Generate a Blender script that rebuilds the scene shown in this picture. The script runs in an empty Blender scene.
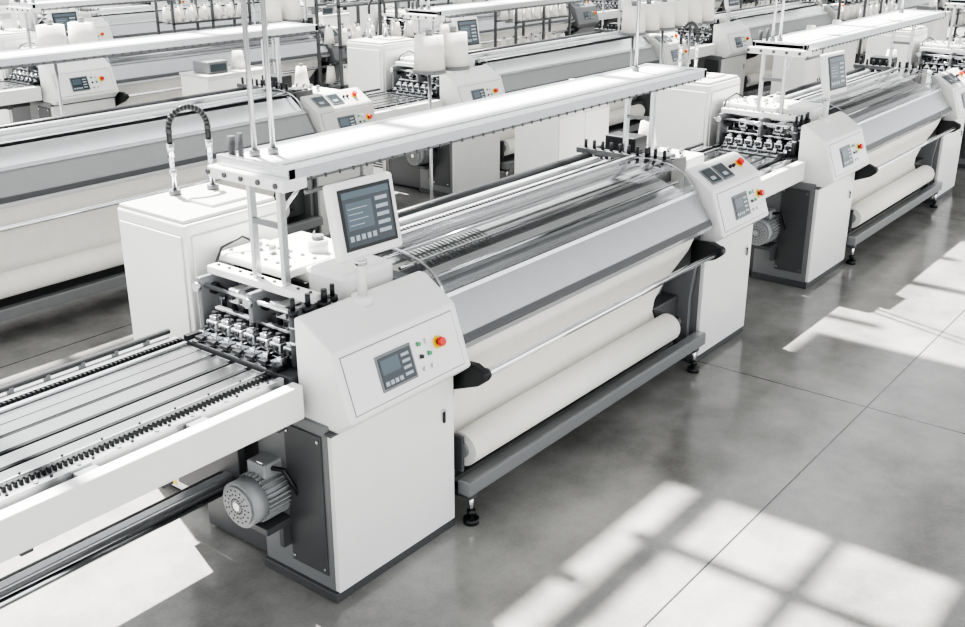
import bpy, bmesh, math, random
from mathutils import Vector, Matrix
random.seed(4)
S = bpy.context.scene
COL = S.collection

# ------------------------------------------------------------------ materials
def new_mat(name):
    m = bpy.data.materials.new(name); m.use_nodes = True
    nt = m.node_tree
    return m, nt, nt.nodes['Principled BSDF']

def mat(name, col, rough=0.4, metal=0.0, coat=0.0, emis=None, es=0.0, var=0.04, scale=6.0):
    m, nt, b = new_mat(name)
    b.inputs['Roughness'].default_value = rough
    b.inputs['Metallic'].default_value = metal
    b.inputs['Coat Weight'].default_value = coat
    if emis:
        b.inputs['Emission Color'].default_value = (*emis, 1)
        b.inputs['Emission Strength'].default_value = es
    tc = nt.nodes.new('ShaderNodeTexCoord')
    nz = nt.nodes.new('ShaderNodeTexNoise'); nz.inputs['Scale'].default_value = scale
    nz.inputs['Detail'].default_value = 3
    cr = nt.nodes.new('ShaderNodeMapRange')
    cr.inputs['To Min'].default_value = 1 - var; cr.inputs['To Max'].default_value = 1 + var
    mx = nt.nodes.new('ShaderNodeVectorMath'); mx.operation = 'SCALE'
    mx.inputs[0].default_value = col
    nt.links.new(tc.outputs['Object'], nz.inputs['Vector'])
    nt.links.new(nz.outputs['Fac'], cr.inputs['Value'])
    nt.links.new(cr.outputs[0], mx.inputs['Scale'])
    nt.links.new(mx.outputs[0], b.inputs['Base Color'])
    return m

M = {}
M['white'] = mat('white_powder_coat', (0.78, 0.78, 0.765), 0.33, coat=0.2)
M['offwhite'] = mat('off_white_paint', (0.60, 0.60, 0.58), 0.45)
M['gray'] = mat('dark_gray_paint', (0.08, 0.083, 0.086), 0.4)
M['mid'] = mat('mid_gray_paint', (0.20, 0.205, 0.21), 0.36)
M['band'] = mat('light_gray_metal', (0.42, 0.43, 0.435), 0.22, metal=.5)
M['motor'] = mat('motor_gray_paint', (0.36, 0.37, 0.375), 0.4)
M['alu'] = mat('brushed_aluminium', (0.60, 0.61, 0.62), 0.26, metal=0.9)
M['plate'] = mat('satin_plate', (0.74, 0.75, 0.755), 0.2, metal=0.6)
M['bedplate'] = mat('steel_bed_plate', (0.56, 0.57, 0.575), 0.20, metal=1.0)
M['chrome'] = mat('chrome', (0.8, 0.81, 0.83), 0.10, metal=1.0)
M['black'] = mat('black_plastic', (0.015, 0.016, 0.018), 0.38)
M['fabric'] = mat('cream_fabric', (0.81, 0.795, 0.745), 0.9, var=0.05, scale=14)
M['frost'] = mat('frosted_panel', (0.85, 0.86, 0.86), 0.3)
M['red'] = mat('red_button', (0.75, 0.03, 0.02), 0.3)
M['yellow'] = mat('yellow_ring', (0.85, 0.6, 0.03), 0.4)
M['green'] = mat('green_button', (0.03, 0.35, 0.12), 0.3)
M['screen'] = mat('dark_screen', (0.02, 0.03, 0.035), 0.12, emis=(0.25, 0.30, 0.34), es=0.06)
M['ui'] = mat('screen_ui', (0.2, 0.23, 0.25), 0.2, emis=(0.6, 0.66, 0.7), es=0.16)
M['blue'] = mat('screen_blue', (0.05, 0.075, 0.09), 0.2, emis=(0.3, 0.38, 0.45), es=0.08)

def clear_mat():
    m = bpy.data.materials.new('clear_acrylic'); m.use_nodes = True
    nt = m.node_tree; nt.nodes.clear()
    out = nt.nodes.new('ShaderNodeOutputMaterial')
    tr = nt.nodes.new('ShaderNodeBsdfTransparent'); tr.inputs[0].default_value = (0.95, 0.96, 0.97, 1)
    gl = nt.nodes.new('ShaderNodeBsdfGlossy'); gl.inputs['Roughness'].default_value = 0.04
    fr = nt.nodes.new('ShaderNodeFresnel'); fr.inputs[0].default_value = 1.75
    mx = nt.nodes.new('ShaderNodeMixShader')
    nt.links.new(fr.outputs[0], mx.inputs[0]); nt.links.new(tr.outputs[0], mx.inputs[1])
    nt.links.new(gl.outputs[0], mx.inputs[2]); nt.links.new(mx.outputs[0], out.inputs[0])
    return m
M['clear'] = clear_mat()

# ------------------------------------------------------------------ geometry helpers
class G:
    def __init__(s): s.bm = bmesh.new(); s.used = []
    def mi(s, k):
        if k not in s.used: s.used.append(k)
        return s.used.index(k)
    def mesh(s, name):
        me = bpy.data.meshes.new(name)
        s.bm.to_mesh(me); s.bm.free()
        for k in s.used: me.materials.append(M[k])
        return me

def bevel(g, fs, off, i):
    es = list({e for f in fs for e in f.edges})
    bmesh.ops.bevel(g.bm, geom=es, offset=off, segments=2, affect='EDGES', profile=0.5, material=i)

def hexa(g, c, m, bev=0.0):
    vs = [g.bm.verts.new(p) for p in c]
    i = g.mi(m); fs = []
    for q in ((0,3,2,1),(4,5,6,7),(0,1,5,4),(1,2,6,5),(2,3,7,6),(3,0,4,7)):
        f = g.bm.faces.new([vs[k] for k in q]); f.material_index = i; fs.append(f)
    if bev > 0: bevel(g, fs, bev, i)

def box(g, x0, x1, y0, y1, z0, z1, m, bev=0.0):
    hexa(g, [(x0,y0,z0),(x1,y0,z0),(x1,y1,z0),(x0,y1,z0),(x0,y0,z1),(x1,y0,z1),(x1,y1,z1),(x0,y1,z1)], m, bev)

def obox(g, o, u, v, n, du, dv, dn, m, bev=0.0):
    o = Vector(o); u = Vector(u)*du; v = Vector(v)*dv; n = Vector(n)*dn
    hexa(g, [o, o+u, o+u+v, o+v, o+n, o+u+n, o+u+v+n, o+v+n], m, bev)

def prism(g, prof, x0, x1, m, bev=0.0):
    a = [g.bm.verts.new((x0, y, z)) for y, z in prof]
    b = [g.bm.verts.new((x1, y, z)) for y, z in prof]
    n = len(prof); i = g.mi(m); fs = []
    fs.append(g.bm.faces.new(a)); fs.append(g.bm.faces.new(list(reversed(b))))
    for k in range(n):
        fs.append(g.bm.faces.new([a[(k+1) % n], a[k], b[k], b[(k+1) % n]]))
    bmesh.ops.recalc_face_normals(g.bm, faces=fs)
    for f in fs: f.material_index = i
    if bev > 0: bevel(g, fs, bev, i)

def cyl(g, p0, p1, r, m, seg=14, r2=None, cap=None):
    p0 = Vector(p0); p1 = Vector(p1); d = (p1-p0).normalized()
    r2 = r if r2 is None else r2
    a = d.orthogonal().normalized(); b = d.cross(a)
    i = g.mi(m); ci = g.mi(cap) if cap else i
    A = []; B = []
    for k in range(seg):
        t = 2*math.pi*k/seg; w = a*math.cos(t)+b*math.sin(t)
        A.append(g.bm.verts.new(p0+w*r)); B.append(g.bm.verts.new(p1+w*r2))
    for k in range(seg):
        f = g.bm.faces.new([A[k], A[(k+1) % seg], B[(k+1) % seg], B[k]])
        f.smooth = True; f.material_index = i
    f = g.bm.faces.new(list(reversed(A))); f.material_index = ci
    f = g.bm.faces.new(B); f.material_index = ci

def tube(g, pts, r, m, seg=10):
    pts = [Vector(p) for p in pts]; rings = []; i = g.mi(m); up = None
    for k, p in enumerate(pts):
        d = (pts[min(k+1, len(pts)-1)]-pts[max(k-1, 0)]).normalized()
        a = d.orthogonal().normalized() if up is None else (up-d*up.dot(d)).normalized()
        up = a; b = d.cross(a)
        rings.append([g.bm.verts.new(p+(a*math.cos(2*math.pi*j/seg)+b*math.sin(2*math.pi*j/seg))*r) for j in range(seg)])
    for k in range(len(rings)-1):
        for j in range(seg):
            f = g.bm.faces.new([rings[k][j], rings[k][(j+1) % seg], rings[k+1][(j+1) % seg], rings[k+1][j]])
            f.smooth = True; f.material_index = i
    g.bm.faces.new(list(reversed(rings[0]))).material_index = i
    g.bm.faces.new(rings[-1]).material_index = i

def sheet(g, prof, x0, x1, m, nx=1, wav=0.0, xs=None):
    i = g.mi(m); rows = []
    for a in range(nx+1):
        t = a/nx
        row = []
        for k, (y, z) in enumerate(prof):
            xe = x1 + (xs[k] if xs else 0)
            x = x0+(xe-x0)*t
            row.append(g.bm.verts.new((x, y+wav*math.sin(x*5.3+k*0.8)*(0.4+0.6*math.sin(x*2.1)), z)))
        rows.append(row)
    for a in range(nx):
        for k in range(len(prof)-1):
            f = g.bm.faces.new([rows[a][k], rows[a+1][k], rows[a+1][k+1], rows[a][k+1]])
            f.smooth = True; f.material_index = i

def foot(g, x, y, top):
    cyl(g, (x, y, 0), (x, y, 0.03), 0.042, 'black', 16)
    cyl(g, (x, y, 0.03), (x, y, top), 0.014, 'chrome', 8)
    cyl(g, (x, y, 0.055), (x, y, 0.075), 0.026, 'black', 6)

# ------------------------------------------------------------------ machine parts
HEAD = [(-0.035, .875), (-.125, .945), (-.02, 1.25), (.16, 1.365), (.205, 1.365), (.205, .875)]
fv = Vector((0, .105, .305)).normalized(); fn = Vector((0, -.305, .105)).normalized()
tv = Vector((0, .18, .115)).normalized(); tn = Vector((0, -.115, .18)).normalized()
def face_pt(x, v, off=0.0): return Vector((x, -.125, .945)) + fv*v + fn*off
def top_pt(x, v, off=0.0): return Vector((x, -.02, 1.25)) + tv*v + tn*off

def buttons(g, x):
    for k, (dx, v, c, r) in enumerate(((0.0, .21, 'green', .010), (.0, .15, 'black', .010), (.055, .21, 'white', .010),
                                       (.055, .15, 'green', .010), (.0, .09, 'alu', .008), (.055, .09, 'alu', .008))):
        cyl(g, face_pt(x+dx, v, 0), face_pt(x+dx, v, .010), r*1.4, 'alu', 12)
        cyl(g, face_pt(x+dx, v, .01), face_pt(x+dx, v, .018), r, c, 12)
    cyl(g, face_pt(x+.13, .18, 0), face_pt(x+.13, .18, .008), .032, 'yellow', 20)
    cyl(g, face_pt(x+.13, .18, .008), face_pt(x+.13, .18, .025), .013, 'black', 12)
    cyl(g, face_pt(x+.13, .18, .025), face_pt(x+.13, .18, .042), .024, 'red', 18, r2=.020)

def screen_panel(g, x, v, w, h):
    obox(g, face_pt(x, v, 0), (1,0,0), fv, fn, w, h, .010, 'mid', .003)
    obox(g, face_pt(x+.012, v+.012, .010), (1,0,0), fv, fn, w-.024, h-.024, .003, 'screen')
    obox(g, face_pt(x+.02, v+h*.45, .013), (1,0,0), fv, fn, w*.5, h*.4, .001, 'blue')
    for c in range(4):
        obox(g, face_pt(x+.022+c*.03, v+.022, .013), (1,0,0), fv, fn, .022, .02, .001, 'ui')
    for c in range(4):
        obox(g, face_pt(x+w*.66, v+.03+c*.03, .013), (1,0,0), fv, fn, w*.22, .014, .001, 'ui')

def cabinet(g, x0, w, side='gray', front='white', extra=False):
    sd = 'mid' if side == 'gray' else side
    box(g, x0+.02, x0+w-.02, .02, .50, .03, .90, sd, .008)
    box(g, x0+.0, x0+w, .0, .50, .0, .05, 'gray', .004)
    box(g, x0+.06, x0+w-.02, .50, 1.0, .02, .99, 'gray', .008)
    box(g, x0+.015, x0+w-.015, -.012, .02, .055, .862, front, .006)
    cyl(g, (x0+w-.1, -.012, .70), (x0+w-.1, -.02, .70), .014, 'alu', 14)
    box(g, x0+w-.108, x0+w-.092, -.024, -.018, .64, .70, 'black', .002)
    box(g, x0+.0, x0+w, -.02, .02, .866, .876, 'gray')
    prism(g, HEAD, x0+.03, x0+w-.01, front, .014)
    obox(g, face_pt(x0+.066, .026, -.001), (1,0,0), fv, fn, w-.122, .268, .002, 'mid')
    obox(g, face_pt(x0+.07, .03, 0), (1,0,0), fv, fn, w-.13, .26, .004, front, .002)
    screen_panel(g, x0+.25, .07, .23, .165)
    buttons(g, x0+.53)
    if side == 'gray':
        box(g, x0+.012, x0+.02, .06, .30, .12, .84, 'gray', .004)
        for y in (.08, .28):
            for z in (.15, .81): cyl(g, (x0+.012, y, z), (x0+.006, y, z), .008, 'alu', 8)
    else:
        box(g, x0+.012, x0+.02, .08, .44, .12, .80, side, .004)
    if extra:
        for dx in (.10, .28):
            obox(g, top_pt(x0+dx, .04, 0), (1,0,0), tv, tn, .15, .14, .01, 'mid', .003)
            obox(g, top_pt(x0+dx+.012, .052, .01), (1,0,0), tv, tn, .126, .116, .003, 'screen')
            obox(g, top_pt(x0+dx+.03, .07, .013), (1,0,0), tv, tn, .06, .03, .001, 'ui')
        cyl(g, top_pt(x0+.62, .12, 0), top_pt(x0+.62, .12, .01), .032, 'yellow', 18)
        cyl(g, top_pt(x0+.62, .12, .01), top_pt(x0+.62, .12, .04), .024, 'red', 18)
        for dx in (.48, .53):
            cyl(g, top_pt(x0+dx, .12, 0), top_pt(x0+dx, .12, .02), .013, 'black', 10)

def monitor(g):
    cx, cy, cz = .40, .12, 1.745
    cyl(g, (cx, cy+.03, 1.33), (cx, cy+.03, 1.375), .05, 'white', 18)
    cyl(g, (cx, cy+.03, 1.37), (cx, cy+.03, 1.72), .023, 'white', 14)
    cyl(g, (cx, cy+.03, 1.52), (cx, cy+.03, 1.545), .029, 'alu', 14)
    t = math.radians(11)
    yaw = math.radians(-4)
    u = Vector((math.cos(yaw), math.sin(yaw), 0))
    n0 = Vector((math.sin(yaw), -math.cos(yaw), 0))
    v = (Vector((0,0,1))*math.cos(t) - n0*math.sin(t)).normalized()
    n = u.cross(v).normalized()
    W, H = .36, .34
    o = Vector((cx, cy, cz)) - u*W/2 - v*H/2 - n*.03
    obox(g, o, u, v, n, W, H, .06, 'white', .014)
    obox(g, o+u*.06+v*.06-n*.03, u, v, n, W-.12, H-.12, .04, 'offwhite', .006)
    obox(g, o+u*.030+v*.042+n*.06, u, v, n, W-.060, H-.072, .004, 'black', .001)
    o2 = o+u*.044+v*.057+n*.064
    w, h = W-.088, H-.102
    obox(g, o2, u, v, n, w, h, .001, 'screen')
    obox(g, o2+v*(h*.88)+n*.001, u, v, n, w, h*.12, .0008, 'blue')
    obox(g, o2+u*(w*.05)+v*(h*.3)+n*.001, u, v, n, w*.55, h*.5, .0008, 'blue')
    for k in range(5):
        obox(g, o2+u*(w*.68)+v*(h*(.14+.15*k))+n*.001, u, v, n, w*.26, h*.07, .0008, 'ui')
        obox(g, o2+u*(w*(.05+.12*k))+v*(h*.1)+n*.001, u, v, n, w*.08, h*.1, .0008, 'ui')
    for k in range(4):
        obox(g, o2+u*(w*.09)+v*(h*(.38+.1*k))+n*.002, u, v, n, w*(.3+.1*(k % 2)), h*.015, .0008, 'ui')

def clamps(g, x, y0, y1, n, dark=False):
    a = 'gray' if dark else 'alu'
    box(g, x-.03, x+.05, y0, y1, 1.09, 1.125, 'gray', .003)
    box(g, x-.06, x-.03, y0, y1, 1.09, 1.11, 'chrome', .003)
    box(g, x+.0, x+.03, y0, y1, 1.205, 1.22, a, .003)
    p = (y1-y0)/n
    for k in range(n):
        y = y0+p*(k+.5); hw = p*.40
        box(g, x-.065, x+.0, y-hw, y+hw, 1.125, 1.175, a, .006)
        box(g, x-.055, x-.01, y-hw*.6, y+hw*.6, 1.175, 1.195, 'alu' if not dark else 'mid', .005)
        box(g, x-.125, x-.06, y-hw*.45, y+hw*.45, 1.108, 1.145, 'chrome', .004)
        box(g, x-.145, x-.115, y-hw*.7, y+hw*.7, 1.098, 1.118, 'black', .003)
        cyl(g, (x-.033, y, 1.195), (x-.033, y, 1.208), .013, 'chrome', 10)
        cyl(g, (x-.033, y, 1.205), (x-.033, y, 1.215), .017, 'black', 10)
        cyl(g, (x-.092, y, 1.145), (x-.092, y, 1.158), .010, 'black', 8)
        box(g, x+.0, x+.035, y-hw*.5, y+hw*.5, 1.125, 1.205, 'black')
        box(g, x-.068, x-.064, y-hw*.6, y+hw*.6, 1.14, 1.168, 'gray')
        cyl(g, (x-.065, y-hw*.5, 1.155), (x-.073, y-hw*.5, 1.155), .008, 'black', 8)
        cyl(g, (x-.065, y+hw*.5, 1.155), (x-.073, y+hw*.5, 1.155), .008, 'black', 8)

def comb_head(g):
    box(g, .0, .9, .215, 1.0, .99, 1.085, 'gray', .005)
    box(g, .0, .42, .37, .90, 1.085, 1.092, 'bedplate')
    for y in (.30, .93):
        box(g, .0, .14, y, y+.03, 1.085, 1.105, 'black')
    clamps(g, .15, .27, .90, 7)
    for x, z, r in ((.22, 1.29, .021), (.30, 1.33, .014), (.15, 1.315, .012), (.26, 1.22, .012)):
        cyl(g, (x, .24, z), (x, 1.03, z), r, 'chrome', 14)
    box(g, .27, .33, .28, 1.0, 1.10, 1.19, 'black', .003)
    for y in (.29, .60, .97):
        box(g, .12, .36, y-.014, y+.014, 1.085, 1.36, 'mid', .006)
        cyl(g, (.12, y, 1.315), (.10, y, 1.315), .024, 'alu', 14)
        cyl(g, (.20, y-.03, 1.29), (.20, y+.03, 1.29), .03, 'black', 14)
    for y in (.45, .78):
        box(g, .17, .28, y-.035, y+.035, 1.255, 1.325, 'alu', .008)
        cyl(g, (.17, y, 1.29), (.155, y, 1.29), .016, 'black', 12)
    box(g, .20, .27, .27, 1.0, 1.355, 1.395, 'white', .006)
    for k in range(9):
        y = .31+.08*k
        cyl(g, (.235, y, 1.395), (.235, y, 1.403), .008, 'gray', 8)
        box(g, .215, .24, y-.022, y+.022, 1.18, 1.24, 'gray' if k % 2 else 'alu', .004)
    for x, y, r in ((.09, .27, .020), (.17, .26, .022), (.26, .25, .026), (.33, .27, .020)):
        cyl(g, (x, y, 1.10), (x, y, 1.34), r, 'gray', 16)
        cyl(g, (x, y, 1.34), (x, y, 1.365), r*1.2, 'black', 16)
        cyl(g, (x, y, 1.365), (x, y, 1.42), r*.55, 'black', 12)
        cyl(g, (x, y, 1.20), (x, y, 1.22), r*1.15, 'chrome', 16)
        cyl(g, (x, y, 1.28), (x, y, 1.29), r*1.1, 'alu', 16)
    box(g, .42, .84, .50, 1.02, 1.085, 1.42, 'white', .015)
    box(g, .30, .60, .54, 1.04, 1.385, 1.43, 'white', .012)
    box(g, .40, .74, .26, .52, 1.09, 1.44, 'white', .03)
    box(g, .76, .85, .24, 1.0, 1.05, 1.33, 'mid', .006)
    box(g, .38, .40, .5, 1.0, 1.09, 1.36, 'black', .003)
    for k in range(9):
        y = .44+.062*k
        cyl(g, (.35, y, 1.10), (.35, y, 1.30), .008, 'chrome', 8)
        box(g, .325, .375, y-.014, y+.014, 1.16, 1.20, 'black', .003)
        box(g, .33, .37, y-.010, y+.010, 1.27, 1.30, 'alu', .003)
    for k in range(6):
        y = .58+.085*k
        cyl(g, (.36, y, 1.43), (.36, y, 1.438), .010, 'mid', 10)
        cyl(g, (.52, y, 1.43), (.52, y, 1.438), .010, 'mid', 10)
    for k in range(3):
        cyl(g, (.45, .9-.1*k, 1.43), (.45, .9-.1*k, 1.47), .018, 'alu', 12)
    tube(g, [(.45, .9, 1.46), (.40, .96, 1.50), (.3, 1.0, 1.46), (.24, 1.0, 1.36)], .007, 'black', 6)
    cyl(g, (.62, .66, 1.42), (.62, .66, 1.49), .05, 'offwhite', 20)
    cyl(g, (.62, .66, 1.49), (.62, .66, 1.51), .03, 'mid', 16)

def shelf(g, L):
    xa, xb, ya, yb, z = .10, .86+L+.36, .25, .72, 1.95
    box(g, xa, xb, ya+.03, yb-.03, z+.005, z+.03, 'frost')
    box(g, xa, xb, ya, ya+.03, z-.015, z+.04, 'alu', .004)
    box(g, xa, xb, yb-.03, yb, z-.015, z+.04, 'alu', .004)
    box(g, xa, xb, .36, .368, z+.03, z+.035, 'band')
    box(g, xa, xb, ya+.05, ya+.10, z-.04, z-.01, 'mid', .003)
    box(g, xa, xb, yb-.10, yb-.05, z-.04, z-.01, 'mid', .003)
    for x in (xa, xb-.04):
        box(g, x, x+.04, ya, yb, z-.02, z+.043, 'alu', .004)
    box(g, xa-.04, xa+.10, ya-.005, yb+.02, z-.055, z-.002, 'white', .008)
    for k in range(5):
        cyl(g, (xa-.04, ya+.04+.11*k, z-.028), (xa-.048, ya+.04+.11*k, z-.028), .012, 'gray', 10)
    cyl(g, (xa+.06, ya+.43, z+.0), (xa+.06, ya+.43, z+.12), .018, 'gray', 10)
    cyl(g, (xa+.06, ya+.37, z+.0), (xa+.06, ya+.37, z+.14), .013, 'gray', 10)
    n = int((xb-xa)/.085)
    for k in range(n):
        x = xa+.04+k*.085
        box(g, x-.004, x+.004, ya-.004, ya+.002, z-.028, z-.010, 'gray')
    for x, zb in ((.22, 1.39), (xb-.34, 1.08)):
        for y in (.47, .67):
            box(g, x, x+.035, y-.014, y+.014, zb, z-.02, 'alu', .004)
        box(g, x+.005, x+.03, .47, .67, 1.66, 1.685, 'mid', .003)
    cyl(g, (.235, .47, 1.74), (.48, .47, z-.02), .009, 'chrome', 8)
    cyl(g, (.23, .30, 1.86), (.60, .30, 1.86), .010, 'mid', 8)
    cyl(g, (.26, .30, 1.86), (.26, .30, 1.95), .008, 'mid', 8)
    cyl(g, (.58, .30, 1.86), (.58, .30, 1.95), .008, 'mid', 8)
    for x, y in ((.22, .60), (.30, .57), (xb-.32, .62)):
        cyl(g, (x, y, z+.02), (x, y, 4.6), .012, 'band', 12)
        cyl(g, (x, y, z+.03), (x, y, z+.06), .024, 'mid', 12)

def roller_section(g, L, what, variant='A'):
    xa, xb = .86, .86+L
    if what == 'frame':
        for x in (xa, xb-.04):
            prism(g, [(.06,.05),(.9,.05),(1.0,.3),(1.0,1.25),(.1,1.2),(.0,1.0),(.06,.5)], x, x+.04, 'mid', .004)
        box(g, xa, xb, .52, 1.02, .25, 1.28, 'mid', .01)
        box(g, xa+.04, xb-.04, .36, .50, .12, .4, 'gray', .01)
        box(g, xa+.02, xb-.02, -.08, .0, .18, .26, 'mid', .006)
        box(g, xa+.02, xb-.02, -.07, -.01, .258, .264, 'band')
        box(g, xa+.02, xb-.02, .10, .16, .14, .19, 'mid', .004)
        for x in (xa+.07, xb-.12):
            foot(g, x, -.05, .19)
            box(g, x-.03, x+.03, -.07, .2, .15, .19, 'gray', .004)
        foot(g, xa+.1, .9, .26); foot(g, xb-.1, .9, .26)
        prism(g, [(-.04,1.0),(-.05,1.03),(.085,1.235),(.12,1.235),(.12,1.15),(.0,.985)], xa+.01, xb-.01, 'band', .004)
        prism(g, [(-.057,1.033),(-.052,1.042),(-.035,1.068),(-.025,1.06),(-.045,1.03)], xa+.01, xb-.01, 'gray')
        prism(g, [(-.045,.995),(-.058,1.03),(-.04,1.03),(-.03,1.0)], xa+.01, xb-.01, 'plate')
        prism(g, [(.07,1.232),(.078,1.252),(.13,1.252),(.13,1.235)], xa+.01, xb-.01, 'alu')
        cyl(g, (xa+.04, -.15, .88), (xb-.06, -.15, .88), .019, 'chrome', 16)
        for x in (xa+.02, xb-.09):
            prism(g, [(.05,.92),(-.11,.93),(-.18,.90),(-.18,.86),(-.13,.82),(.05,.75)], x, x+.05, 'black', .01)
            cyl(g, (x-.005, -.15, .88), (x+.055, -.15, .88), .030, 'black', 16)
        for x in (xa+.035, xb-.42):
            box(g, x, x+.02, -.02, .3, .3, .5, 'gray', .004)
        box(g, xb-.42, xb-.04, .14, .3, .26, .5, 'gray', .01)
        cyl(g, (xb-.41, 0, .42), (xb-.34, 0, .42), .05, 'black', 18)
    if what == 'roll':
        cyl(g, (xa+.06, 0, .42), (xb-.44, 0, .42), .092, 'fabric', 32, cap='offwhite')
        cyl(g, (xa+.045, 0, .42), (xb-.43, 0, .42), .045, 'mid', 20)
    if what == 'drape':
        pr = [(.02,1.01),(.01,.95),(.02,.88),(.05,.80),(.085,.72),(.11,.64),(.13,.57),(.13,.50),(.10,.44),(.085,.40)]
        xs = [0,-.02,-.06,-.12,-.18,-.24,-.28,-.31,-.32,-.32]
        sheet(g, pr, xa+.05, xb-.12, 'fabric', 70, .010, xs)
        pr = [(.19,1.01),(.2,.8),(.22,.6),(.26,.45)]
        sheet(g, pr, xa+.05, xb-.10, 'mid', 40, .006)
        cyl(g, (xa+.05, .04, 1.0), (xb-.08, .04, 1.0), .02, 'chrome', 12)
    if what == 'bed':
        cols = ['plate','band','plate','white','mid','white','band','plate']
        y = .13; z = 1.21
        for k, c in enumerate(cols):
            w = .05
            hexa(g, [(xa+.02,y,z-.03),(xb-.02,y,z-.03),(xb-.02,y+w,z-.01),(xa+.02,y+w,z-.01),
                     (xa+.02,y,z),(xb-.02,y,z),(xb-.02,y+w,z+.018),(xa+.02,y+w,z+.018)], c)
            y += w+.003; z += .018
        for yy, zz in ((.22,1.285),(.36,1.33),(.47,1.36)):
            cyl(g, (xa+.02,yy,zz), (xb-.02,yy,zz), .010, 'chrome', 10)
        for k in range(20):
            x = xa+.12+k*.032
            prism(g, [(.30,1.31),(.30,1.320),(.40,1.352),(.50,1.368),(.50,1.362),(.40,1.345)], x, x+.005, 'mid')
        box(g, xa, xb, .57, .62, 1.28, 1.385, 'plate', .004)
        box(g, xa, xb, .625, .64, 1.28, 1.36, 'black')
        cyl(g, (xa, .675, 1.365), (xb, .675, 1.365), .020, 'gray', 12)
        n = int(L/.03)
        for k in range(n):
            x = xa+.015+k*.03
            cyl(g, (x, .675, 1.365), (x+.012, .675, 1.365), .030, 'black', 10)
        box(g, xa, xb, .72, .79, 1.28, 1.36, 'plate', .004)
        box(g, xa, xb, .80, .84, 1.28, 1.34, 'black')
        box(g, xa, xb, .845, .89, 1.28, 1.37, 'plate', .004)
        cyl(g, (xa, .945, 1.355), (xb, .945, 1.355), .038, 'black', 10)
        box(g, xa, xb, .99, 1.03, 1.2, 1.34, 'mid', .004)
    if what == 'cover':
        pr = [(.09,1.25),(.105,1.285),(.135,1.325),(.18,1.36),(.24,1.388),(.31,1.408),(.40,1.42),(.48,1.42),(.55,1.41)]
        if variant == 'A':
            sheet(g, pr, xa+.03, xb-.03, 'clear', 1)
        for x in (xa+.03, xb-.045):
            for (ya, za), (yb, zb) in zip(pr[:-1], pr[1:]):
                hexa(g, [(x,ya,za-.004),(x+.015,ya,za-.004),(x+.015,yb,zb-.004),(x,yb,zb-.004),
                         (x,ya,za+.004),(x+.015,ya,za+.004),(x+.015,yb,zb+.004),(x,yb,zb+.004)], 'alu')
        box(g, xa+.02, xb-.02, .545, .575, 1.385, 1.425, 'alu', .003)
        if variant == 'B':
            hexa(g, [(xa+.02,.12,1.24),(xb-.02,.12,1.24),(xb-.02,.28,1.35),(xa+.02,.28,1.35),
                     (xa+.02,.11,1.25),(xb-.02,.11,1.25),(xb-.02,.27,1.36),(xa+.02,.27,1.36)], 'plate')
            box(g, xa+.02, xb-.02, .28, .36, 1.33, 1.36, 'black')
            cyl(g, (xa+.02, .32, 1.385), (xb-.02, .32, 1.385), .022, 'chrome', 12)
            box(g, xa+.02, xb-.02, .38, .48, 1.36, 1.40, 'plate', .004)
            box(g, xa+.02, xb-.02, .485, .54, 1.35, 1.38, 'gray', .004)

def end_head(g, L):
    x = .86+L
    box(g, x, x+.78, .40, 1.0, 1.0, 1.09, 'gray', .005)
    clamps(g, x+.15, .38, 1.02, 8, True)
    clamps(g, x+.42, .38, 1.02, 8, True)
    box(g, x+.2, x+.36, .42, 1.02, 1.12, 1.3, 'gray', .01)
    box(g, x+.22, x+.40, .70, .95, 1.3, 1.48, 'black', .01)
    box(g, x+.24, x+.38, .45, .62, 1.3, 1.38, 'gray', .01)
    for xx, z in ((x+.1, 1.32), (x+.3, 1.36)):
        cyl(g, (xx, .36, z), (xx, 1.05, z), .012, 'chrome', 12)
    for yy in (.36, .70, 1.04):
        box(g, x+.08, x+.34, yy-.012, yy+.012, 1.09, 1.38, 'gray', .003)
    box(g, x-.02, x+.04, .30, 1.04, 1.38, 1.42, 'gray', .004)
    for k in range(10):
        yy = .34+.07*k
        cyl(g, (x+.0, yy, 1.42), (x+.0, yy, 1.48), .012, 'black', 8)
        cyl(g, (x+.1, yy, 1.25), (x+.1, yy, 1.36), .010, 'alu' if k % 2 else 'black', 8)
    box(g, x+.5, x+.78, .42, 1.0, 1.09, 1.32, 'white', .02)
    for k in range(4):
        cyl(g, (x+.55, .5+.1*k, 1.32), (x+.55, .5+.1*k, 1.38), .018, 'alu', 10)
    cyl(g, (x+.67, .86, 1.32), (x+.67, .86, 1.52), .08, 'fabric', 20, r2=.05)
    cyl(g, (x+.67, .86, 1.52), (x+.67, .86, 1.55), .02, 'mid', 10)

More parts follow.
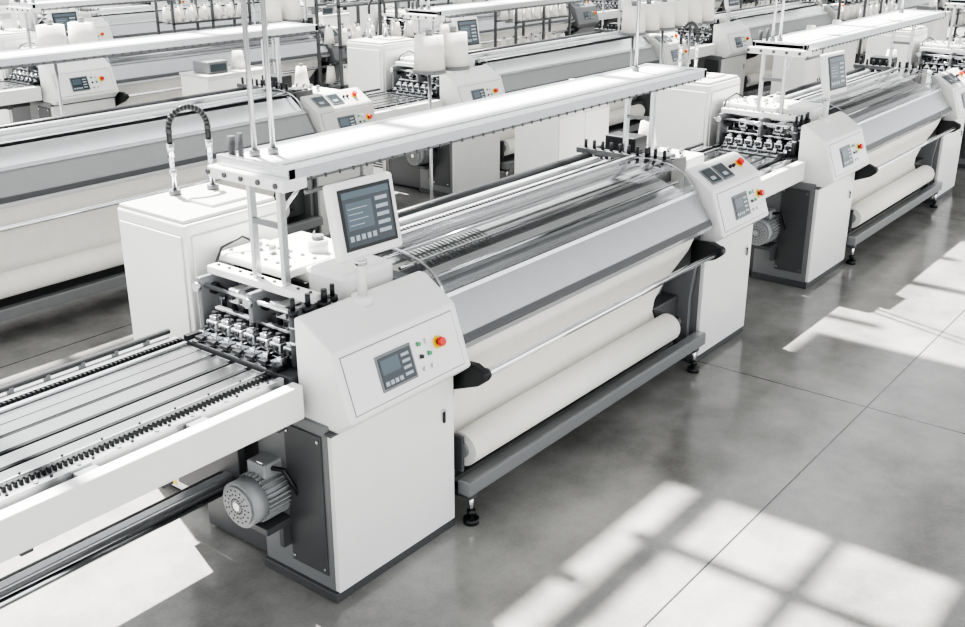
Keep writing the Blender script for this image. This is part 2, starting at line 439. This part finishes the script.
def motor(g, cx, cy):
    c = Vector((cx, cy, .47)); ax = Vector((1, 0, 0))
    cyl(g, c-ax*.16, c-ax*.08, .112, 'motor', 28, cap='motor')
    cyl(g, c-ax*.172, c-ax*.16, .096, 'motor', 28)
    for r in (.08, .058, .036):
        for k in range(16):
            t = 2*math.pi*k/16
            p = c-ax*.173+Vector((0, math.cos(t)*r, math.sin(t)*r))
            cyl(g, p, p-ax*.002, .0045, 'gray', 6)
    cyl(g, c-ax*.177, c-ax*.171, .022, 'alu', 14)
    cyl(g, c-ax*.08, c+ax*.12, .100, 'motor', 28)
    for k in range(30):
        t = 2*math.pi*k/30
        w = Vector((0, math.cos(t), math.sin(t))); s = Vector((0, -math.sin(t), math.cos(t)))
        obox(g, c-ax*.08+w*.095-s*.003, ax, w, s, .20, .026, .006, 'motor')
    cyl(g, c+ax*.12, c+ax*.15, .122, 'mid', 28)
    box(g, cx-.05, cx+.07, cy-.06, cy+.06, .57, .64, 'motor', .008)
    box(g, cx-.10, cx+.26, cy-.11, cy+.11, .315, .35, 'gray', .004)
    box(g, cx+.0, cx+.26, cy-.10, cy-.07, .20, .32, 'gray', .004)
    tube(g, [(cx, cy-.05, .61), (cx, cy-.14, .63), (cx+.05, cy-.16, .5), (cx+.12, cy-.14, .35), (cx+.2, cy-.1, .3)], .012, 'black', 8)

def machine_parts(L, side, front2, var):
    return [
        ('control_cabinet', lambda g: cabinet(g, 0, .86, side)),
        ('electric_motor', lambda g: motor(g, -.035, .40)),
        ('touchscreen_monitor', monitor),
        ('comb_head', comb_head),
        ('machine_frame', lambda g: roller_section(g, L, 'frame', var)),
        ('fabric_roll', lambda g: roller_section(g, L, 'roll', var)),
        ('fabric_sheet', lambda g: roller_section(g, L, 'drape', var)),
        ('needle_bed', lambda g: roller_section(g, L, 'bed', var)),
        ('clear_cover', lambda g: roller_section(g, L, 'cover', var)),
        ('clamp_unit', lambda g: end_head(g, L)),
        ('end_cabinet', lambda g: cabinet(g, .86+L, .78, 'mid', front2, True)),
        ('overhead_shelf', lambda g: shelf(g, L)),
    ]

def make_meshes(L, side, front2, var):
    out = []
    for nm, fn_ in machine_parts(L, side, front2, var):
        g = G(); fn_(g); out.append((nm, g.mesh(nm)))
    return out

def joined(L, side, front2, var):
    g = G()
    for nm, fn_ in machine_parts(L, side, front2, var): fn_(g)
    return g.mesh('textile_machine')

def add_empty(name, loc):
    e = bpy.data.objects.new(name, None); e.location = loc; e.empty_display_size = .2
    COL.objects.link(e); return e

def add_obj(name, me, loc=(0,0,0), parent=None):
    o = bpy.data.objects.new(name, me); o.location = loc
    COL.objects.link(o)
    if parent: o.parent = parent
    return o

# ------------------------------------------------------------------ conveyor
def conveyor(g, x0, x1, legs=()):
    zt = 1.08
    box(g, x0, x1, .11, .175, .93, zt+.01, 'white', .008)
    box(g, x0, x1, .178, .225, .96, zt-.035, 'gray', .004)
    box(g, x0, x1, .23, .26, .98, zt+.01, 'alu', .004)
    box(g, x0, x1, .265, .345, .98, zt-.012, 'mid')
    box(g, x0, x1, .35, .362, .98, zt+.008, 'alu', .003)
    ys = [.366, .45, .475, .565, .595, .70, .72, .81, .90]
    cs = ['bedplate','gray','bedplate','gray','bedplate','gray','bedplate','bedplate']
    for a, b, q in zip(ys[:-1], ys[1:], cs):
        box(g, x0, x1, a, b-.007, 1.0, zt-.005 if q == 'bedplate' else zt-.02, q)
    box(g, x0, x1, .36, .95, .985, 1.05, 'black')
    box(g, x0, x1, .902, .925, .98, zt+.01, 'alu', .003)
    box(g, x0, x1, .93, .965, .98, zt-.01, 'black')
    box(g, x0, x1, .97, 1.0, .98, zt+.015, 'alu', .003)
    box(g, x0, x1, 1.01, 1.08, .93, zt, 'mid', .006)
    cyl(g, (x0, 1.045, zt+.03), (x1, 1.045, zt+.03), .014, 'gray', 10)
    n = int((x1-x0)/.022)
    for k in range(n):
        x = x0+.006+k*.022
        box(g, x, x+.011, .308, .326, zt-.015, zt+.010, 'black')
        box(g, x, x+.011, .938, .954, zt-.01, zt+.018, 'black')
    n = int((x1-x0)/.17)
    for k in range(n):
        x = x0+.08+k*.17
        cyl(g, (x, .245, zt+.01), (x, .245, zt+.020), .009, 'chrome', 10)
        cyl(g, (x+.06, .245, zt+.01), (x+.06, .245, zt+.016), .006, 'black', 10)
        cyl(g, (x, .356, zt+.008), (x, .356, zt+.014), .005, 'black', 8)
        box(g, x, x+.02, 1.03, 1.06, zt, zt+.03, 'mid')
    for k in range(int((x1-x0)/.5)):
        x = x0+.25+k*.5
        box(g, x, x+.09, .18, .222, zt-.035, zt+.0, 'band', .004)
    box(g, x0, x1, .4, .46, .84, .985, 'gray', .004)
    box(g, x0, x1, .8, .86, .84, .985, 'gray', .004)
    x = x0+.2
    while x < x1:
        box(g, x, x+.05, .2, 1.02, .86, .93, 'gray', .004); x += .6
    for lx in legs:
        for y in (.28, .92):
            box(g, lx-.035, lx+.035, y-.035, y+.035, .06, .95, 'mid', .005)
            foot(g, lx, y, .07)
        box(g, lx-.02, lx+.02, .28, .92, .2, .25, 'mid', .004)

def drive_rail(g, x0, x1):
    box(g, x0, x1, .60, .66, .43, .50, 'band', .008)
    cyl(g, (x0, .56, .47), (x1, .56, .47), .022, 'chrome', 14)
    cyl(g, (x0, .70, .46), (x1, .70, .46), .02, 'mid', 14)

def elec_cab(g):
    box(g, .0, .6, .0, .56, .03, 1.58, 'white', .012)
    box(g, .02, .58, .02, .54, .0, .05, 'black')
    box(g, -.012, .0, .03, .53, .50, 1.52, 'white', .005)
    box(g, -.012, .0, .03, .53, .04, .48, 'white', .005)
    for k in range(6): box(g, -.016, -.011, .04, .20, .17+.03*k, .187+.03*k, 'black')
    box(g, .03, .57, -.012, .0, .12, 1.52, 'white', .005)
    box(g, -.02, -.01, .06, .09, .8, .95, 'black', .003)
    box(g, .01, .59, .02, .55, 1.58, 1.60, 'offwhite', .006)
    box(g, .25, .5, .1, .3, 1.60, 1.615, 'offwhite', .004)
    box(g, -.0145, -.011, .29, .39, .06, .15, 'yellow')
    box(g, -.016, -.0142, .315, .365, .08, .125, 'black')
    A = Vector((.30, .47, 1.6)); B = Vector((.50, .41, 1.6))
    for P in (A, B):
        cyl(g, P, P+Vector((0,0,.025)), .032, 'mid', 14)
        cyl(g, P+Vector((0,0,.02)), P+Vector((0,0,.26)), .013, 'chrome', 12)
        cyl(g, P+Vector((0,0,.10)), P+Vector((0,0,.13)), .019, 'alu', 12)
        cyl(g, P+Vector((0,0,.20)), P+Vector((0,0,.27)), .019, 'chrome', 12)
    mid = (A+B)/2; h = (B-A)/2
    pts = [A+Vector((0,0,.26)), A+Vector((0,0,.33))]
    for k in range(17):
        t = math.pi*k/16
        pts.append(mid - h*math.cos(t) + Vector((0,0,.34+.11*math.sin(t))))
    pts += [B+Vector((0,0,.33)), B+Vector((0,0,.26))]
    tube(g, pts, .0145, 'black', 12)
    for k in range(1, len(pts)-1):
        d = (pts[k+1]-pts[k-1]).normalized()
        cyl(g, pts[k]-d*.004, pts[k]+d*.004, .0175, 'gray', 12)

def storage_cab(g):
    box(g, 0, .9, 0, .5, .06, 1.22, 'white', .01)
    box(g, .03, .87, .03, .47, 0, .07, 'black')
    for x in (.015, .455):
        box(g, x, x+.43, -.014, .0, .09, 1.19, 'white', .005)
    for x in (.40, .48): box(g, x, x+.015, -.028, -.014, .6, .75, 'gray', .002)
    box(g, -.01, .91, -.015, .51, 1.22, 1.245, 'offwhite', .004)
    box(g, .1, .38, .1, .38, 1.245, 1.38, 'mid', .01)
    box(g, .13, .35, .09, .1, 1.27, 1.35, 'screen')
    cyl(g, (.65, .25, 1.245), (.65, .25, 1.45), .09, 'fabric', 20, r2=.06)

def creel(g):
    for x in (0, .75, 1.5):
        for y in (0, .4):
            box(g, x, x+.035, y, y+.035, 0, 1.95, 'gray', .003)
            box(g, x-.02, x+.055, y-.02, y+.055, 0, .02, 'black')
    for z in (.35, .85, 1.35, 1.85):
        for y in (0, .4): box(g, 0, 1.535, y, y+.03, z, z+.03, 'gray', .003)
        box(g, .02, 1.51, .19, .24, z, z+.03, 'mid')
        if z < 1.8:
            for k in range(6):
                x = .14+.25*k
                for y in (.08, .34):
                    cyl(g, (x, y, z+.03), (x, y, z+.24), .075, 'fabric', 14, r2=.045)
                    cyl(g, (x, y, z+.24), (x, y, z+.27), .014, 'mid', 8)
                box(g, x-.085, x+.085, .0, .42, z+.022, z+.03, 'mid')
    for k in range(6):
        x = .14+.25*k
        cyl(g, (x, .2, 1.88), (x, .2, 2.02), .008, 'chrome', 8)
        cyl(g, (x, .2, 2.02), (x, .2, 2.05), .018, 'red' if k % 3 == 0 else 'black', 10)

# ------------------------------------------------------------------ place rows
Y0 = 3.05; X0 = 2.8; LA = 2.66; PA = 5.52
meshA = make_meshes(LA, 'gray', 'white', 'A')
def place_machine(meshes, loc):
    e = add_empty('textile_machine', loc)
    for nm, me in meshes: add_obj(nm, me, (0,0,0), e)

g = G(); elec_cab(g); me_elec = g.mesh('electrical_cabinet')
g = G(); storage_cab(g); me_stor = g.mesh('storage_cabinet')
g = G(); creel(g); me_creel = g.mesh('yarn_creel_rack')
g = G(); conveyor(g, -3.3, -.02, legs=(-3.1,)); drive_rail(g, -3.3, -.02)
box(g, -.06, -.02, .55, 1.05, .3, .98, 'gray', .004)
box(g, -3.14, -3.06, .5, .7, .06, .48, 'mid', .004)
me_convL = g.mesh('conveyor_table')
g = G(); conveyor(g, -1.20, -.02); drive_rail(g, -1.2, -.02)
me_convS = g.mesh('conveyor_table')

for k in range(6):
    x = X0+k*PA
    place_machine(meshA, (x, Y0, 0))
    add_obj('conveyor_table', me_convL if k == 0 else me_convS, (x, Y0, 0))
    add_obj('electrical_cabinet', me_elec, (x+.17, Y0+1.10, 0))

LB = 3.6; PB = .86+LB+.78+1.24
meB = joined(LB, 'gray', 'offwhite', 'B')
meC = joined(LB, 'gray', 'mid', 'A')
rows = {1: 2.30, 2: 6.6, 3: 9.4, 4: 14.2, 5: 16.5, 6: 21.0}
for r, xs in rows.items():
    y = Y0+4.25*r
    x = xs
    while x < 3.0*y+6 and x < 48:
        add_obj('textile_machine', meB if r % 2 == 1 else meC, (x, y, 0))
        add_obj('conveyor_table', me_convS, (x, y, 0))
        add_obj('electrical_cabinet', me_elec, (x+.1, y+1.10, 0))
        x += PB
for p in ((8.15,5.5,0),(7.6,9.9,0),(14.6,5.7,0),(15.6,5.7,0),(11.4,9.9,0),(18.8,9.9,0),(13.5,14.2,0),(24.5,9.9,0),(20.4,5.7,0)):
    add_obj('storage_cabinet', me_stor, p)
for p in ((9.7,9.9,0),(13.6,10.0,0),(21.4,9.9,0),(10.2,14.0,0),(15.5,14.2,0),(18.0,14.0,0),(22.3,14.2,0),(13.9,18.4,0),(17.0,18.4,0),(21.5,18.4,0),(26.0,14.2,0),(17.0,5.8,0),(22.3,5.8,0)):
    add_obj('yarn_creel_rack', me_creel, p)

# ------------------------------------------------------------------ spool stands
def spool_stand(g):
    cyl(g, (0,0,0), (0,0,.03), .18, 'gray', 24)
    cyl(g, (0,0,.03), (0,0,1.72), .016, 'alu', 12)
    cyl(g, (0,0,1.66), (0,0,1.69), .15, 'mid', 24)
    cyl(g, (0,0,1.69), (0,0,1.98), .14, 'fabric', 28, r2=.125)
    cyl(g, (0,0,1.98), (0,0,2.03), .03, 'mid', 14)
    box(g, 0, .34, -.02, .02, 1.62, 1.66, 'alu', .003)
    cyl(g, (.33,0,1.66), (.33,0,1.69), .15, 'mid', 24)
    cyl(g, (.33,0,1.69), (.33,0,1.98), .14, 'fabric', 28, r2=.125)
    cyl(g, (.33,0,1.98), (.33,0,2.03), .03, 'mid', 14)
g = G(); spool_stand(g); me_sp = g.mesh('yarn_spool_stand')
for p in ((7.15,6.2,0),(9.2,10.6,0),(12.9,10.5,0),(16.6,10.3,0),(17.6,10.3,0),(5.6,9.6,0),(12.3,14.6,0),(20.9,15.2,0),(20.6,10.6,0),
          (10.9,6.35,0),(11.6,6.35,0),(12.3,6.35,0),(19.4,6.4,0),(23.4,10.4,0)):
    add_obj('yarn_spool_stand', me_sp, p)

# ------------------------------------------------------------------ floor
me = bpy.data.meshes.new('floor')
bm = bmesh.new()
for p in ((-8,-8),(52,-8),(52,36),(-8,36)): bm.verts.new((p[0],p[1],0))
bm.faces.new(bm.verts[:]); bm.to_mesh(me); bm.free()
fl = add_obj('floor', me)
m, nt, b = new_mat('polished_concrete')
N = nt.nodes.new; Lk = nt.links.new
tc = N('ShaderNodeTexCoord')
n1 = N('ShaderNodeTexNoise'); n1.inputs['Scale'].default_value = .55; n1.inputs['Detail'].default_value = 8; n1.inputs['Roughness'].default_value = .6
n2 = N('ShaderNodeTexNoise'); n2.inputs['Scale'].default_value = 2.2; n2.inputs['Detail'].default_value = 8; n2.inputs['Roughness'].default_value = .62
n3 = N('ShaderNodeTexNoise'); n3.inputs['Scale'].default_value = 60; n3.inputs['Detail'].default_value = 4
for n in (n1, n2, n3): Lk(tc.outputs['Object'], n.inputs['Vector'])
def math_(op, a, bb):
    n = N('ShaderNodeMath'); n.operation = op
    for i, v in enumerate((a, bb)):
        if v is None: continue
        if isinstance(v, (int, float)): n.inputs[i].default_value = v
        else: Lk(v, n.inputs[i])
    return n.outputs[0]
s = math_('ADD', math_('MULTIPLY', n1.outputs['Fac'], .55), math_('ADD', math_('MULTIPLY', n2.outputs['Fac'], .35), math_('MULTIPLY', n3.outputs['Fac'], .10)))
cr = N('ShaderNodeValToRGB'); Lk(s, cr.inputs[0])
cr.color_ramp.elements[0].position = .36; cr.color_ramp.elements[0].color = (.165, .163, .157, 1)
cr.color_ramp.elements[1].position = .66; cr.color_ramp.elements[1].color = (.38, .376, .362, 1)
sep = N('ShaderNodeSeparateXYZ'); Lk(tc.outputs['Object'], sep.inputs[0])
def joint(sock, off):
    f = math_('PINGPONG', math_('SUBTRACT', sock, off), 2.5)
    return math_('LESS_THAN', f, .005)
j = math_('MAXIMUM', joint(sep.outputs[0], 6.38), joint(sep.outputs[1], 1.85))
mx = N('ShaderNodeMix'); mx.data_type = 'RGBA'
Lk(j, mx.inputs['Factor']); Lk(cr.outputs[0], mx.inputs[6]); mx.inputs[7].default_value = (.04, .04, .04, 1)
Lk(mx.outputs[2], b.inputs['Base Color'])
b.inputs['IOR'].default_value = 1.6
rr = N('ShaderNodeMapRange'); Lk(n2.outputs['Fac'], rr.inputs[0]); rr.inputs['To Min'].default_value = .05; rr.inputs['To Max'].default_value = .28
Lk(rr.outputs[0], b.inputs['Roughness'])
bp = N('ShaderNodeBump'); bp.inputs['Strength'].default_value = .02; Lk(n3.outputs['Fac'], bp.inputs['Height']); Lk(bp.outputs[0], b.inputs['Normal'])
me.materials.append(m)

# ------------------------------------------------------------------ ceiling with skylights
SX, SY, ZC = .15, .45, 9.0
M['ceil'] = mat('ceiling_panels', (.5, .5, .5), .8)
M['wall'] = mat('wall_paint', (.7, .7, .7), .8)
g = G()
def slab(x0, x1, y0, y1, z0=ZC, z1=ZC+.12):
    ox, oy = SX*ZC, SY*ZC
    box(g, x0+ox, x1+ox, y0+oy, y1+oy, z0, z1, 'ceil')
XL, XR = -10, 50
slab(XL, XR, -12, .85)
for a, c in ((4.75,7.45),(12.6,15),(20,22.5),(27,50)): slab(a, c, .85, 2.62)
slab(XL, 3.1, 2.06, 2.62)
slab(3.1, 4.75, 2.42, 2.62)
slab(3.1, 4.75, 2.10, 2.22)
slab(XL, 4.75, 1.42, 1.48)
x = -9.62
while x < 4.7:
    slab(x, x+.08, .85, 2.3); x += 1.25
for x in (9.0, 10.6, 16.5, 18.2, 24.0):
    slab(x, x+.12, .85, 2.6)
for k in range(0, 7):
    slab(XL, XR, 5.3+4.25*k, 6.6+4.25*k)
x = -9
while x < 48:
    slab(x, x+.09, 2.3, 31); x += 2.1
ceil = add_obj('ceiling', g.mesh('ceiling'))
g = G(); box(g, -8, 52, 36, 36.2, 0, 1.2, 'wall'); box(g, -8, 52, 36, 36.2, 8.0, 9, 'wall')
for k in range(13): box(g, -8+k*4.9, -7.6+k*4.9, 36, 36.2, 1.2, 8.0, 'wall')
add_obj('wall_back', g.mesh('wall_back'))
g = G(); box(g, 52, 52.2, -8, 36, 0, 1.2, 'wall'); box(g, 52, 52.2, -8, 36, 8.0, 9, 'wall')
for k in range(9): box(g, 52, 52.2, -8+k*5.3, -7.6+k*5.3, 1.2, 8.0, 'wall')
add_obj('wall_right', g.mesh('wall_right'))

# ------------------------------------------------------------------ light
sun = bpy.data.lights.new('sun', 'SUN'); sun.energy = 11.0; sun.angle = math.radians(.65); sun.color = (1, .975, .935)
so = bpy.data.objects.new('sun', sun); COL.objects.link(so)
so.rotation_euler = Vector((-SX, -SY, -1)).to_track_quat('-Z', 'Y').to_euler()
so.location = (5, 10, 14)
w = bpy.data.worlds.new('world'); S.world = w; w.use_nodes = True
bg = w.node_tree.nodes['Background']; bg.inputs[0].default_value = (.97, .985, 1.0, 1); bg.inputs[1].default_value = 1.15

# ------------------------------------------------------------------ camera
cam = bpy.data.cameras.new('camera'); cam.lens = 39.43; cam.sensor_width = 36
co = bpy.data.objects.new('camera', cam); COL.objects.link(co)
co.location = (0, 0, 3.0)
co.rotation_euler = (math.radians(90-20.9), 0, math.radians(38.1-90))
S.camera = co
try:
    S.view_settings.view_transform = 'AgX'; S.view_settings.look = 'AgX - High Contrast'
    S.view_settings.exposure = 0.85
except Exception as ex: print(ex)
